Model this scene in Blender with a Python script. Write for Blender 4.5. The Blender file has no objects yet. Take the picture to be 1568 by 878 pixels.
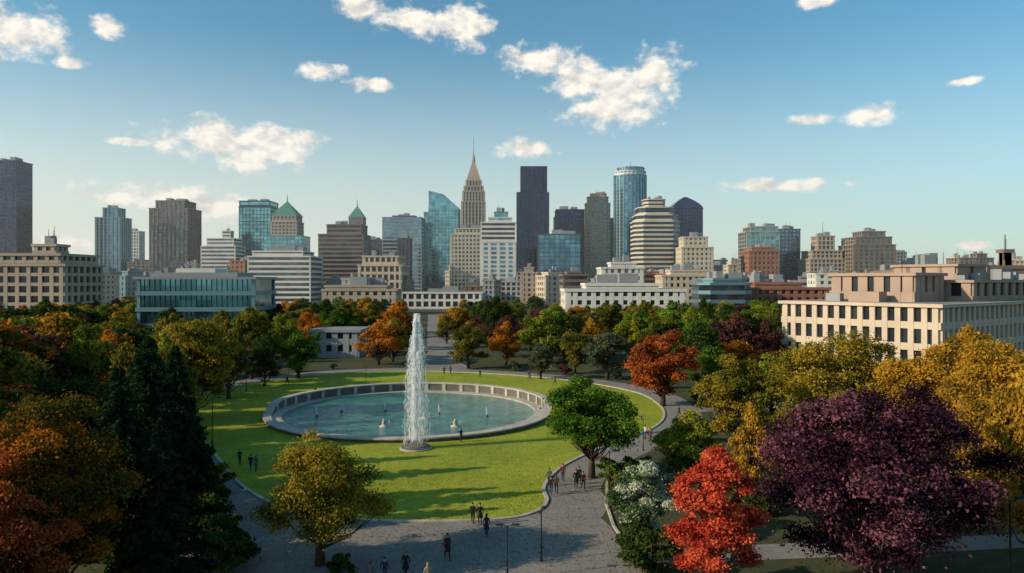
import bpy, bmesh, math, random
import numpy as np
from mathutils import Vector, Matrix
random.seed(7); rng=np.random.default_rng(7)
scene=bpy.context.scene
F=1132.0; CH=20.0
def WX(px,D): return (px-784)/F*D
def WZ(py,D): return CH-(py-430)/F*D
def GD(py): return CH*F/(py-430)
def G(px,py):
    d=GD(py); return (WX(px,d),d)
# ------------------------------------------------------------ view
scene.view_settings.view_transform='Standard'
scene.view_settings.look='None'
scene.view_settings.exposure=0
cam=bpy.data.objects.new('camera',bpy.data.cameras.new('camera'))
scene.collection.objects.link(cam); scene.camera=cam
cam.location=(0,0,CH); cam.rotation_euler=(math.radians(90),0,0)
cam.data.sensor_width=36; cam.data.lens=F*36/1568
cam.data.shift_y=-9/1568; cam.data.clip_end=20000; cam.data.clip_start=0.5
# ------------------------------------------------------------ sun / sky
SV=Vector((-0.955,-0.295,0)).normalized(); EL=math.radians(24)
sunv=Vector((SV.x*math.cos(EL),SV.y*math.cos(EL),math.sin(EL)))
sd=bpy.data.lights.new('sun','SUN'); sd.energy=5.0; sd.angle=math.radians(0.55); sd.color=(1,0.83,0.60)
so=bpy.data.objects.new('sun',sd); scene.collection.objects.link(so)
so.rotation_euler=(-sunv).to_track_quat('-Z','Y').to_euler(); so.location=(-100,-30,120)

w=bpy.data.worlds.new("World"); scene.world=w; w.use_nodes=True
try:
    w.cycles.sampling_method='MANUAL'; w.cycles.sample_map_resolution=256
except Exception: pass
nt=w.node_tree; N=nt.nodes; L=nt.links; N.clear()
def nd(t,**k):
    n=N.new(t)
    for a,b in k.items(): setattr(n,a,b)
    return n
def setin(n,i,v):
    if isinstance(v,bpy.types.NodeSocket): L.new(v,n.inputs[i])
    else: n.inputs[i].default_value=v
def M(op,a,b=0.0,c=0.0,clamp=False):
    n=nd('ShaderNodeMath',operation=op,use_clamp=clamp); setin(n,0,a); setin(n,1,b)
    if op in('SMOOTH_MAX','MULTIPLY_ADD'): setin(n,2,c)
    return n.outputs[0]
def mixc(f,a,b,bt='MIX'):
    n=nd('ShaderNodeMix',data_type='RGBA',blend_type=bt); setin(n,0,f); setin(n,6,a); setin(n,7,b); return n.outputs[2]
def mr(v,a,b,c=0.0,d=1.0,s=True):
    n=nd('ShaderNodeMapRange',interpolation_type='SMOOTHSTEP' if s else 'LINEAR'); setin(n,0,v)
    for i,x in enumerate((a,b,c,d)): n.inputs[i+1].default_value=x
    return n.outputs[0]
sky=nd('ShaderNodeTexSky',sky_type='NISHITA'); sky.sun_disc=False; sky.sun_elevation=EL
sky.sun_rotation=math.atan2(SV.x,SV.y)%(2*math.pi); sky.air_density=1.0; sky.dust_density=1.0; sky.ozone_density=2.2
tc=nd('ShaderNodeTexCoord'); sp=nd('ShaderNodeSeparateXYZ'); L.new(tc.outputs['Generated'],sp.inputs[0])
az=M('ARCTAN2',sp.outputs[0],sp.outputs[1]); el=M('ARCSINE',sp.outputs[2])
cb=nd('ShaderNodeCombineXYZ'); L.new(az,cb.inputs[0]); L.new(el,cb.inputs[1]); P=cb.outputs[0]
def noise(vec,scale,detail,rough=0.55,dist=0.0):
    n=nd('ShaderNodeTexNoise'); L.new(vec,n.inputs['Vector']); n.inputs['Scale'].default_value=scale
    n.inputs['Detail'].default_value=detail; n.inputs['Roughness'].default_value=rough; n.inputs['Distortion'].default_value=dist
    return n.outputs['Fac']
def vm(op,a,b=(0,0,0),c=(0,0,0)):
    n=nd('ShaderNodeVectorMath',operation=op); setin(n,0,a)
    if op!='LENGTH': setin(n,1,b)
    if op=='MULTIPLY_ADD': setin(n,2,c)
    return n.outputs[1] if op=='LENGTH' else n.outputs[0]
CL=[(30,52,62,34),(168,40,28,15),(108,98,30,9),(492,108,34,11),(568,130,36,9),(553,14,34,18),(628,30,42,20),(702,38,42,32),
(822,92,54,20),(897,98,22,12),(1003,113,42,30),(940,168,66,26),(885,125,42,28),(945,140,62,38),(345,215,92,26),(405,222,62,28),(378,240,45,24),(462,214,34,11),
(198,217,28,5),(812,228,40,12),(1190,284,84,9),(1330,175,44,14),(1243,184,30,8),(1477,125,24,6),(240,303,110,17),(330,318,70,20),(1255,2,28,9),
(1492,376,28,7),(75,372,75,10)]
fld=None
for i,(cx,cy,hw,hh) in enumerate(CL):
    x=(cx-784)/F; z=-(cy-430)/F; a=math.atan(x); e=math.atan(z*math.cos(a))
    sx=hw/F*math.cos(a)**2*1.05; sy=hh/F*math.cos(a)*math.cos(e)**2*1.1
    v=vm('MULTIPLY_ADD',P,(1/sx,1/sy,0),(-a/sx,-e/sy,0))
    f=M('SUBTRACT',1.0,vm('LENGTH',v))
    fld=f if fld is None else M('MAXIMUM',fld,f)
PS=vm('MULTIPLY',P,(1,1.35,1))
n1=noise(PS,30,6,0.6); PO=vm('ADD',PS,(-0.007,0.012,0)); n2=noise(PO,30,2,0.58)
fl2=M('MAXIMUM',fld,-1.5)
den=M('ADD',fl2,M('MULTIPLY',M('SUBTRACT',n1,0.5),3.0))
alpha=M('MULTIPLY',mr(den,-0.3,0.6),0.97)
shade=M('MULTIPLY_ADD',M('SUBTRACT',n1,n2),3.2,0.68,True)
ccol=mixc(shade,(5.4,5.2,5.1,1),(8.8,8.2,7.2,1))
tint=mixc(1.0,sky.outputs[0],(0.68,1.15,1.14,1),'MULTIPLY')
side=mr(az,-0.75,0.75,1.0,0.45,False)
haze=M('MULTIPLY',mr(el,-0.02,0.33,1.0,0.0),side)
s1=mixc(M('MULTIPLY',haze,0.95),tint,(7.6,7.4,6.4,1)); s2=mixc(alpha,s1,ccol)
bg=nd('ShaderNodeBackground'); L.new(s2,bg.inputs[0]); bg.inputs[1].default_value=0.125
wo=nd('ShaderNodeOutputWorld'); L.new(bg.outputs[0],wo.inputs[0])

# ------------------------------------------------------------ materials
MC={}
def mat(name,col,rough=0.8,metal=0.0,var=0.15,scale=1.0,bump=0.0,spec=0.3,col2=None,pane=None):
    if name in MC: return MC[name]
    m=bpy.data.materials.new(name); m.use_nodes=True; t=m.node_tree; b=t.nodes['Principled BSDF']
    b.inputs['Roughness'].default_value=rough; b.inputs['Metallic'].default_value=metal
    b.inputs['Specular IOR Level'].default_value=spec
    tcn=t.nodes.new('ShaderNodeTexCoord'); n=t.nodes.new('ShaderNodeTexNoise'); n.inputs['Scale'].default_value=scale; n.inputs['Detail'].default_value=4
    t.links.new(tcn.outputs['Object'],n.inputs['Vector'])
    r=t.nodes.new('ShaderNodeValToRGB'); e=r.color_ramp.elements
    c2=col2 or tuple(min(1,c*(1+var)) for c in col); c1=col if col2 else tuple(c*(1-var) for c in col)
    e[0].position=0.32; e[1].position=0.68; e[0].color=(*c1,1); e[1].color=(*c2,1)
    t.links.new(n.outputs[0],r.inputs[0]); out=r.outputs[0]
    if pane:
        vs=t.nodes.new('ShaderNodeVectorMath'); vs.operation='DIVIDE'; t.links.new(tcn.outputs['Object'],vs.inputs[0]); vs.inputs[1].default_value=pane
        vf=t.nodes.new('ShaderNodeVectorMath'); vf.operation='FLOOR'; t.links.new(vs.outputs[0],vf.inputs[0])
        wn=t.nodes.new('ShaderNodeTexWhiteNoise'); wn.noise_dimensions='3D'; t.links.new(vf.outputs[0],wn.inputs['Vector'])
        mp=t.nodes.new('ShaderNodeMapRange'); t.links.new(wn.outputs['Value'],mp.inputs[0]); mp.inputs[3].default_value=0.6; mp.inputs[4].default_value=1.25
        mx=t.nodes.new('ShaderNodeVectorMath'); mx.operation='SCALE'; t.links.new(out,mx.inputs[0]); t.links.new(mp.outputs[0],mx.inputs['Scale']); out=mx.outputs[0]
    t.links.new(out,b.inputs['Base Color'])
    if bump:
        bn=t.nodes.new('ShaderNodeBump'); bn.inputs['Strength'].default_value=bump; bn.inputs['Distance'].default_value=0.05
        n2=t.nodes.new('ShaderNodeTexNoise'); n2.inputs['Scale'].default_value=scale*6; n2.inputs['Detail'].default_value=3
        t.links.new(tcn.outputs['Object'],n2.inputs['Vector']); t.links.new(n2.outputs[0],bn.inputs['Height']); t.links.new(bn.outputs[0],b.inputs['Normal'])
    MC[name]=m; return m
def glass(name,col,metal=0.8,rough=0.1):
    return mat(name,col,rough,metal,0.3,0.03,0,0.6,pane=(5.0,5.0,4.6))
gl_blue=glass('glass_blue',(0.12,0.26,0.38)); gl_teal=glass('glass_teal',(0.13,0.33,0.40)); gl_dark=glass('glass_dark',(0.05,0.065,0.09))
gl_navy=glass('glass_navy',(0.025,0.042,0.10)); gl_grey=glass('glass_grey',(0.10,0.13,0.16)); gl_win=mat('glass_window',(0.03,0.037,0.045),0.15,0.2,0.3,0.3,0,0.6,pane=(2.2,2.2,4.0))
W_white=mat('cladding_white',(0.64,0.60,0.54),0.7,0,0.1,0.05); W_beige=mat('cladding_beige',(0.40,0.32,0.245),0.8,0,0.12,0.05)
W_cream=mat('cladding_cream',(0.54,0.45,0.345),0.8,0,0.1,0.08); W_brown=mat('cladding_brown',(0.20,0.145,0.11),0.8,0,0.12,0.05)
W_grey=mat('cladding_grey',(0.25,0.26,0.27),0.7,0,0.12,0.05); W_dgrey=mat('cladding_dark_grey',(0.08,0.09,0.11),0.6,0,0.12,0.05)
W_slate=mat('cladding_slate',(0.03,0.038,0.065),0.5,0.2,0.12,0.05); W_red=mat('brick_red',(0.30,0.13,0.08),0.9,0,0.15,0.2)
W_tealm=mat('metal_teal',(0.15,0.25,0.29),0.4,0.4,0.1,0.05); W_copper=mat('copper_green',(0.06,0.22,0.16),0.6,0,0.2,0.3)
W_sand=mat('stone_sand',(0.53,0.42,0.32),0.85,0,0.08,0.3); W_roof=mat('roof_gravel',(0.24,0.22,0.20),0.95,0,0.15,0.3)
W_pink=mat('stucco_pinkish',(0.36,0.255,0.20),0.85,0,0.08,0.3)
W_metal=mat('metal_dark',(0.03,0.03,0.032),0.45,0.6,0.1,2)
# ------------------------------------------------------------ mesh builder
class MB:
    def __init__(s): s.v=[];s.f=[];s.m=[];s.mats=[]
    def mi(s,m):
        if m not in s.mats: s.mats.append(m)
        return s.mats.index(m)
    def prism(s,poly,z0,z1,m,top=None,cap=True):
        k=len(s.v);n=len(poly);i0=s.mi(m)
        tp=top if top is not None else poly
        s.v+=[(p[0],p[1],z0) for p in poly]+[(p[0],p[1],z1) for p in tp]
        for i in range(n):
            j=(i+1)%n; s.f.append((k+i,k+j,k+n+j,k+n+i)); s.m.append(i0)
        if cap:
            s.f.append(tuple(range(k+n,k+2*n))); s.m.append(i0); s.f.append(tuple(range(k+n-1,k-1,-1))); s.m.append(i0)
    def box(s,x0,x1,y0,y1,z0,z1,m): s.prism([(x0,y0),(x1,y0),(x1,y1),(x0,y1)],z0,z1,m)
    def lathe(s,prof,m,n=20,cx=0,cy=0):
        k=len(s.v);i0=s.mi(m)
        for r,z in prof:
            for i in range(n):
                a=2*math.pi*i/n; s.v.append((cx+r*math.cos(a),cy+r*math.sin(a),z))
        for q in range(len(prof)-1):
            for i in range(n):
                j=(i+1)%n; s.f.append((k+q*n+i,k+q*n+j,k+(q+1)*n+j,k+(q+1)*n+i)); s.m.append(i0)
        s.f.append(tuple(k+(len(prof)-1)*n+i for i in range(n))); s.m.append(i0)
    def tube(s,pts,rad,m,n=7):
        k=len(s.v);i0=s.mi(m); pts=[Vector(p) for p in pts]
        for q,p in enumerate(pts):
            d=(pts[min(q+1,len(pts)-1)]-pts[max(q-1,0)]).normalized()
            a=d.orthogonal().normalized(); b=d.cross(a)
            for i in range(n):
                t=2*math.pi*i/n; s.v.append(tuple(p+(a*math.cos(t)+b*math.sin(t))*rad[q]))
        for q in range(len(pts)-1):
            for i in range(n):
                j=(i+1)%n; s.f.append((k+q*n+i,k+q*n+j,k+(q+1)*n+j,k+(q+1)*n+i)); s.m.append(i0)
        s.f.append(tuple(k+(len(pts)-1)*n+i for i in range(n))); s.m.append(i0)
        s.f.append(tuple(k+n-1-i for i in range(n))); s.m.append(i0)
    def mesh(s,name):
        me=bpy.data.meshes.new(name); me.from_pydata(s.v,[],s.f)
        for m in s.mats: me.materials.append(m)
        me.polygons.foreach_set('material_index',s.m); me.update(); return me
    def obj(s,name,loc=(0,0,0),rz=0,smooth=False):
        me=s.mesh(name); 
        if smooth: me.polygons.foreach_set('use_smooth',[True]*len(me.polygons))
        return link(name,me,loc,rz)
def link(name,me,loc=(0,0,0),rz=0,sc=1.0):
    o=bpy.data.objects.new(name,me); scene.collection.objects.link(o); o.location=loc; o.rotation_euler=(0,0,rz)
    o.scale=(sc,sc,sc) if isinstance(sc,(int,float)) else sc
    return o
def rect(x0,x1,y0,y1): return [(x0,y0),(x1,y0),(x1,y1),(x0,y1)]
def ngon(cx,cy,rx,ry,n): return [(cx+rx*math.cos(2*math.pi*i/n),cy+ry*math.sin(2*math.pi*i/n)) for i in range(n)]
def offs(poly,o):
    xs=[p[0] for p in poly];ys=[p[1] for p in poly];cx=(min(xs)+max(xs))/2;cy=(min(ys)+max(ys))/2
    hx=(max(xs)-min(xs))/2;hy=(max(ys)-min(ys))/2
    return [(cx+(p[0]-cx)*(1+o/hx),cy+(p[1]-cy)*(1+o/hy)) for p in poly]
def facade(mb,poly,z0,z1,st,wall,gl,fh=4.6,bay=4.5,cap=True,slab=None,pier=None,o=0.45,par=1.2,pm=None):
    S={'bands':(0.45,0.0),'piers':(0.12,0.4),'grid':(0.34,0.34),'curtain':(0.14,0.1),'punch':(0.45,0.5)}[st]
    sl=(S[0]*fh) if slab is None else slab; pw=(S[1]*bay) if pier is None else pier
    mb.prism(poly,z0,z1,gl)
    nf=max(1,round((z1-z0)/fh)); f=(z1-z0)/nf; oo=o if st!='curtain' else 0.25
    for k in range(nf): mb.prism(offs(poly,oo),z0+k*f,z0+k*f+sl,wall)
    if pw>0:
        n=len(poly)
        for i in range(n):
            a=Vector((poly[i][0],poly[i][1],0)); b=Vector((poly[(i+1)%n][0],poly[(i+1)%n][1],0))
            Ln=(b-a).length; d=(b-a)/Ln; nm=Vector((d.y,-d.x,0)); c=max(1,round(Ln/bay))
            po=oo+0.06 if st!='piers' else oo+0.35
            for q in range(c+1):
                t=min(max(q*Ln/c,pw/2),Ln-pw/2) ; p=a+d*t
                pts=[p-d*pw/2-nm*0.1,p-d*pw/2+nm*po,p+d*pw/2+nm*po,p+d*pw/2-nm*0.1]
                mb.prism([(v.x,v.y) for v in pts],z0,z1-0.02,pm or wall)
    elif len(poly)==4:
        for p in poly:
            mb.prism(rect(p[0]-0.5,p[0]+0.5,p[1]-0.5,p[1]+0.5),z0,z1-0.02,wall)
    if cap:
        mb.prism(offs(poly,oo+0.45),z1,z1+par,wall); mb.prism(offs(poly,-0.6),z1+par,z1+par+0.05,W_roof)
def rooftop(mb,x0,x1,y0,y1,z,m,seed=0,k=3):
    r=random.Random(seed)
    for i in range(k):
        w_=(x1-x0)*r.uniform(.12,.35); d_=(y1-y0)*r.uniform(.15,.4); x=r.uniform(x0+1,x1-w_-1); y=r.uniform(y0+1,y1-d_-1)
        h=r.uniform(2,5); mb.box(x,x+w_,y,y+d_,z+i*0.01,z+h+i*0.02,m)
        if r.random()<0.5: mb.tube([(x+w_/2,y+d_/2,z+h),(x+w_/2,y+d_/2,z+h+r.uniform(3,7))],[0.15,0.08],W_metal,4)
def building(name,vols,D,st='grid',wall=W_grey,gl=gl_grey,depth=None,yaw=0,roof=True,poly=None,extra=None,**kw):
    """vols: list of (px0,px1,ytop[,style,wall,glass]) from the lowest tier up"""
    w0=WX(vols[0][1],D)-WX(vols[0][0],D); cx=(WX(vols[0][1],D)+WX(vols[0][0],D))/2; dp=depth or w0*0.8
    mb=MB(); z=0
    for q,v in enumerate(vols):
        x0=WX(v[0],D)-cx; x1=WX(v[1],D)-cx; zt=WZ(v[2],D)
        dd=dp*min(1,(x1-x0)/w0+0.08) if q else dp
        s_=v[3] if len(v)>3 and v[3] else st; wl=v[4] if len(v)>4 and v[4] else wall; g_=v[5] if len(v)>5 else gl
        if poly=='round': pl=ngon((x0+x1)/2,0,(x1-x0)/2,dd/2,24)
        elif poly=='oct':
            c=(x1-x0)*0.18; pl=[(x0+c,-dd/2),(x1-c,-dd/2),(x1,-dd/2+c),(x1,dd/2-c),(x1-c,dd/2),(x0+c,dd/2),(x0,dd/2-c),(x0,-dd/2+c)]
        else: pl=rect(x0,x1,-dd/2,dd/2)
        facade(mb,pl,z,zt,s_,wl,g_,**kw); z=zt+kw.get('par',1.2)+0.1
        last=(x0,x1,dd)
    if roof: rooftop(mb,last[0],last[1],-last[2]/2,last[2]/2,z,W_grey,len(vols)*7+int(abs(cx))%50)
    if extra: extra(mb,last,z)
    return mb.obj(name,(cx,D+dp/2,0),yaw)
# ------------------------------------------------------------ skyline
def spire(h,base=1.2,m=W_metal):
    return lambda mb,l,z: mb.tube([((l[0]+l[1])/2,0,z-0.5),((l[0]+l[1])/2,0,z+h*0.5),((l[0]+l[1])/2,0,z+h)],[base,base*0.5,0.15],m,6)
building('glass_skyscraper',[(-14,25,247)],900,'curtain',W_slate,gl_navy,depth=30)
building('office_block',[(-60,98,408),(-50,90,392),(30,62,376)],330,'grid',W_beige,gl_win,depth=30,fh=4.3,bay=5,o=0.8)
building('glass_skyscraper',[(146,185,334),(155,178,319)],1000,'piers',W_tealm,gl_blue,bay=6,yaw=0.0)
building('apartment_tower',[(192,213,355)],1150,'grid',W_white,gl_grey,fh=5)
building('office_tower',[(229,288,320),(237,281,308)],980,'piers',W_brown,gl_grey,bay=6,pier=1.6)
building('apartment_tower',[(308,360,378),(316,356,366),(335,347,354)],900,'bands',W_white,gl_grey,fh=4.8)
building('glass_skyscraper',[(366,415,318,'curtain'),(367,413,309,'bands')],950,'curtain',W_slate,gl_teal)
def pyr(h_px,D,sp=10,m=W_copper):
    def f(mb,l,z):
        x0,x1,dd=l; c=(x0+x1)/2; h=h_px/F*D; e=0.04*(x1-x0)
        mb.prism(rect(x0-e,x1+e,-dd/2-e,dd/2+e),z,z+h,m,top=rect(c-0.4,c+0.4,-0.4,0.4))
        mb.tube([(c,0,z+h-1),(c,0,z+h+sp)],[0.9,0.12],m,5)
    return f
building('copper_roofed_tower',[(404,462,362,'curtain',W_tealm,gl_teal),(413,453,340),(415,451,330)],900,'grid',W_beige,gl_grey,roof=False,extra=pyr(22,900))
building('copper_roofed_tower',[(532,558,346),(534,556,334)],1150,'grid',W_brown,gl_grey,roof=False,extra=pyr(18,1150,12))
building('office_block',[(380,475,394),(386,462,386)],640,'bands',W_white,gl_grey,fh=4.3,depth=40)
building('office_tower',[(488,556,360),(500,552,345)],760,'bands',W_brown,gl_dark,fh=4.4)
building('office_tower',[(557,590,368)],1000,'grid',W_dgrey,gl_dark)
building('office_tower',[(586,645,334,'bands'),(600,634,331,'bands',W_dgrey)],920,'bands',W_grey,gl_blue,fh=4.6)
building('apartment_tower',[(609,628,366)],820,'piers',W_dgrey,gl_dark)
building('office_tower',[(690,741,360),(697,741,351)],800,'grid',W_cream,gl_grey,fh=4.4,bay=4)
def slant():
    D=980; mb=MB(); cx=WX(672,D); a=WX(649,D)-cx; b=WX(702,D)-cx; s=WX(656,D)-cx
    facade(mb,rect(a,s,-16,16),0,WZ(326,D),'curtain',W_tealm,gl_teal)
    zt=WZ(318,D); facade(mb,rect(s+0.3,b,-18,18),0,zt,'curtain',W_tealm,gl_teal,cap=False)
    za=WZ(292,D); k=len(mb.v); mb.v+=[(s+.3,-18,zt),(b,-18,zt),(b,18,zt),(s+.3,18,zt),(s+.3,-18,za),(s+.3,18,za),((s+b)/2,-18,za-5),((s+b)/2,18,za-5)]
    gi=mb.mi(gl_teal)
    for f in ((0,1,6,4),(2,3,5,7),(3,0,4,5),(1,2,7,6),(4,6,7,5)): mb.f.append(tuple(k+i for i in f)); mb.m.append(gi)
    mb.obj('slant_roofed_skyscraper',(cx,D+18,0))
slant()
def deco(mb,l,z):
    x0,x1,dd=l; c=(x0+x1)/2; r=(x1-x0)/2
    for k in range(5):
        r2=r*(1-0.16*(k+1)); mb.prism(rect(c-r2-0.8,c+r2+0.8,-r2-0.8,r2+0.8),z,z+5,W_beige,top=rect(c-r2,c+r2,-r2,r2)); z+=5
    mb.tube([(c,0,z-1),(c,0,z+9),(c,0,z+9.2),(c,0,z+36)],[2.4,1.2,0.6,0.12],W_grey,8)
building('art_deco_skyscraper',[(706,742,310),(708,741,294),(710,739,286),(713,736,277)],960,'piers',W_beige,gl_dark,bay=4.2,pier=1.9,roof=False,extra=deco,yaw=0.05)
building('office_tower',[(736,790,372,'grid',W_white,gl_blue),(737,789,342,'bands',W_white,gl_dark),(748,783,334,'bands',W_white,gl_teal),(757,777,325,'curtain',W_tealm,gl_teal)],740,'bands',W_white,gl_blue,fh=4.6,bay=9)
building('dark_skyscraper',[(792,840,296),(798,837,256)],900,'piers',W_slate,gl_navy,bay=5,pier=1.3,roof=False)
building('glass_skyscraper',[(850,897,333,'grid'),(852,895,322,'curtain')],980,'grid',W_slate,gl_navy)
building('glass_office_building',[(825,889,360)],720,'curtain',W_dgrey,gl_blue,fh=4.2,bay=5,pier=0.5,slab=0.6)
building('rounded_tower',[(898,935,312),(901,932,302),(906,929,297)],940,'grid',W_beige,gl_grey,poly='oct',bay=4,fh=4.6)
building('glass_skyscraper',[(934,950,335)],1100,'curtain',W_dgrey,gl_dark)
building('cylindrical_glass_tower',[(943,993,268,'piers'),(944,992,262,'bands',W_white),(948,990,256,'curtain')],980,'piers',W_tealm,gl_blue,poly='round',bay=7,pier=0.9,roof=False,extra=spire(9,0.5))
building('banded_tower',[(973,1043,340),(976,1040,330),(980,1035,318),(990,1022,305)],800,'bands',W_cream,gl_dark,poly='oct',fh=4.8)
def curvetop(mb,l,z):
    x0,x1,dd=l; n=10; c=(x0+x1)/2
    pts=[(x0,z)]
    top=WZ(301,1000)
    for i in range(n+1):
        t=i/n; x=x0+(x1-x0)*t; g=(max(0.0,1-abs(t-0.42)/0.58))**0.6 if t>0.42 else (t/0.42)**0.7
        pts.append((x,z+(top-z)*max(0.12,g)))
    pts.append((x1,z)); k=len(mb.v); m_=len(pts); gi=mb.mi(gl_navy)
    mb.v+=[(p[0],-dd/2,p[1]) for p in pts]+[(p[0],dd/2,p[1]) for p in pts]
    mb.f.append(tuple(range(k+m_-1,k-1,-1))); mb.m.append(gi); mb.f.append(tuple(range(k+m_,k+2*m_))); mb.m.append(gi)
    for i in range(m_):
        j=(i+1)%m_; mb.f.append((k+j,k+i,k+m_+i,k+m_+j)); mb.m.append(gi)
building('curved_top_skyscraper',[(1029,1076,320)],1000,'curtain',W_slate,gl_navy,roof=False,extra=curvetop)
building('apartment_tower',[(1044,1092,380),(1048,1084,364)],760,'punch',W_cream,gl_grey,fh=5)
building('office_tower',[(1143,1194,356),(1150,1192,348)],880,'curtain',W_beige,gl_teal,bay=6)
building('office_tower',[(1190,1225,352)],930,'grid',W_dgrey,gl_blue)
building('brick_office_block',[(1147,1193,386),(1153,1187,380)],760,'punch',W_red,gl_win,fh=5)
building('apartment_tower',[(1240,1295,398),(1244,1290,385),(1256,1282,362)],880,'grid',W_beige,gl_dark,fh=4.8,bay=5,extra=spire(18,0.5))
building('office_tower',[(1307,1371,376),(1311,1366,364),(1325,1360,355)],860,'grid',W_brown,gl_grey,fh=4.8,bay=6)
building('office_tower',[(1368,1388,387)],1000,'grid',W_grey,gl_dark)
building('neoclassical_building',[(550,614,408),(556,608,394)],560,'grid',W_sand,gl_win,fh=6,bay=4.5,depth=40,o=0.9)
building('civic_building',[(867,1048,447),(900,1010,438)],330,'punch',W_white,gl_win,fh=3.9,bay=4.2,depth=30,o=0.4)
building('office_block',[(922,985,412),(938,975,404)],470,'punch',W_white,gl_grey,fh=4.5,depth=25)
building('office_block',[(1015,1118,424),(1030,1090,416)],520,'punch',W_sand,gl_grey,fh=4.5,depth=25)
building('glass_pavilion',[(1074,1154,437),(1082,1146,430)],360,'bands',W_tealm,gl_grey,poly='oct',fh=4,depth=24)
building('brick_office_block',[(1156,1268,444),(1160,1230,436)],380,'punch',W_red,gl_win,fh=4,depth=24,bay=4)
building('low_office_building',[(613,737,450)],520,'grid',W_white,gl_win,fh=5,bay=5,depth=20)
building('low_office_building',[(494,606,446),(498,590,440)],440,'punch',W_beige,gl_win,fh=4.5,bay=5,depth=20)
building('stone_pavilion',[(478,548,509)],192,'punch',W_grey,gl_win,fh=3.6,bay=3.0,depth=12,par=0.7,roof=False)
def modern():
    D=235; mb=MB(); cx=WX(296,D); a=WX(212,D)-cx; b=WX(383,D)-cx
    facade(mb,rect(a,b,-12,12),0,WZ(428,D),'bands',W_tealm,gl_teal,fh=4.6,slab=1.3,o=0.9,cap=False)
    z=WZ(428,D); mb.prism(rect(a-1.4,b+1.2,-13.4,13),z,z+0.8,W_grey); 
    x=a
    while x<b: mb.box(x,x+0.12,-12.3,-12.05,0,z,W_metal); x+=1.6
    mb.box(a+2,b-6,-9,9,z+0.8,z+2.2,W_grey); mb.box(a+9,b-14,-6,6,z+2.21,z+3.6,W_white)
    mb.obj('modern_glass_building',(cx,D+12,0),0.06)
modern()
def beige():
    ang=math.atan2(0.6,0.8); mb=MB()
    facade(mb,rect(0,62,0,30),0,15.3,'punch',W_sand,gl_win,fh=3.95,bay=2.25,slab=1.25,pier=1.0,o=0.45,par=0.6)
    z=15.95
    facade(mb,rect(8,20,8,24),z,20.9,'punch',W_pink,gl_win,fh=4.4,bay=3,slab=1.9,pier=1.9,par=0.6,o=0.3)
    facade(mb,rect(22,62,3.5,26),z,19.6,'punch',W_pink,gl_win,fh=3.8,bay=4.2,slab=1.0,pier=1.7,par=0.5,o=0.3)
    facade(mb,rect(26,40,8,20),20.2,22.9,'punch',W_pink,gl_win,fh=3,bay=4.2,slab=1.3,pier=3.2,par=0.5,o=0.3)
    mb.box(3,6,12,18,z,17.9,W_pink); mb.box(3.5,5,20,23,z,17.5,W_grey); mb.box(44,46,9,11,20.2,23.3,W_pink); mb.box(52,58,9,15,20.21,22.6,W_grey)
    for x in (24,31,47,50,55): mb.box(x,x+1.6,5.5,7.0,20.16,21.1+(x%3)*0.4,W_grey)
    for x in (12,30,36,49): mb.tube([(x,12,20),(x,12,26)],[0.07,0.05],W_metal,5)
    mb.obj('beige_office_building',(74,128,0),ang)
beige()
building('brick_office_block',[(1380,1500,418),(1400,1470,410)],300,'punch',W_brown,gl_win,fh=4,bay=4,depth=20)
building('apartment_building',[(1452,1640,424),(1500,1600,412),(1563,1572,386)],240,'punch',W_brown,gl_win,fh=4,bay=4,depth=18)
r=random.Random(11); cols=[W_white,W_beige,W_cream,W_brown,W_grey,W_red,W_red,W_sand,W_grey,W_tealm,W_pink,W_brown]
for ly,(Ds,st,y0,y1) in enumerate([((560,720),24,418,442),((850,1200),19,394,428),((1300,1700),22,396,422)]):
    px=-60+ly*5
    while px<1640:
        wd=r.uniform(st*0.6,st*1.8); D=r.uniform(*Ds); yt=r.uniform(y0,y1)
        stl=r.choice(['punch','bands','grid','punch']); v=[(px,px+wd,yt)]
        if r.random()<0.6: v.append((px+wd*0.2,px+wd*0.75,yt-r.uniform(3,8)))
        if ly==0 and 612<px+wd/2<700: px+=wd; continue
        building('low_rise_building',v,D,stl,r.choice(cols),r.choice([gl_grey,gl_win,gl_dark]),fh=r.uniform(4.2,5.2),bay=r.uniform(4.5,7),depth=r.uniform(18,30),yaw=r.uniform(-.35,.35))
        px+=wd*r.uniform(0.85,1.2)
# thin city haze: a real, homogeneous air volume over downtown
hm=bpy.data.materials.new('city_haze'); hm.use_nodes=True; t=hm.node_tree; t.nodes.clear()
vs=t.nodes.new('ShaderNodeVolumeScatter'); vs.inputs['Color'].default_value=(0.97,0.96,0.93,1); vs.inputs['Density'].default_value=0.00015; vs.inputs['Anisotropy'].default_value=0.2
o_=t.nodes.new('ShaderNodeOutputMaterial'); t.links.new(vs.outputs[0],o_.inputs['Volume'])
mb=MB(); mb.box(-1800,1800,285,2300,-5,230,hm); mb.obj('haze')
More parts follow.
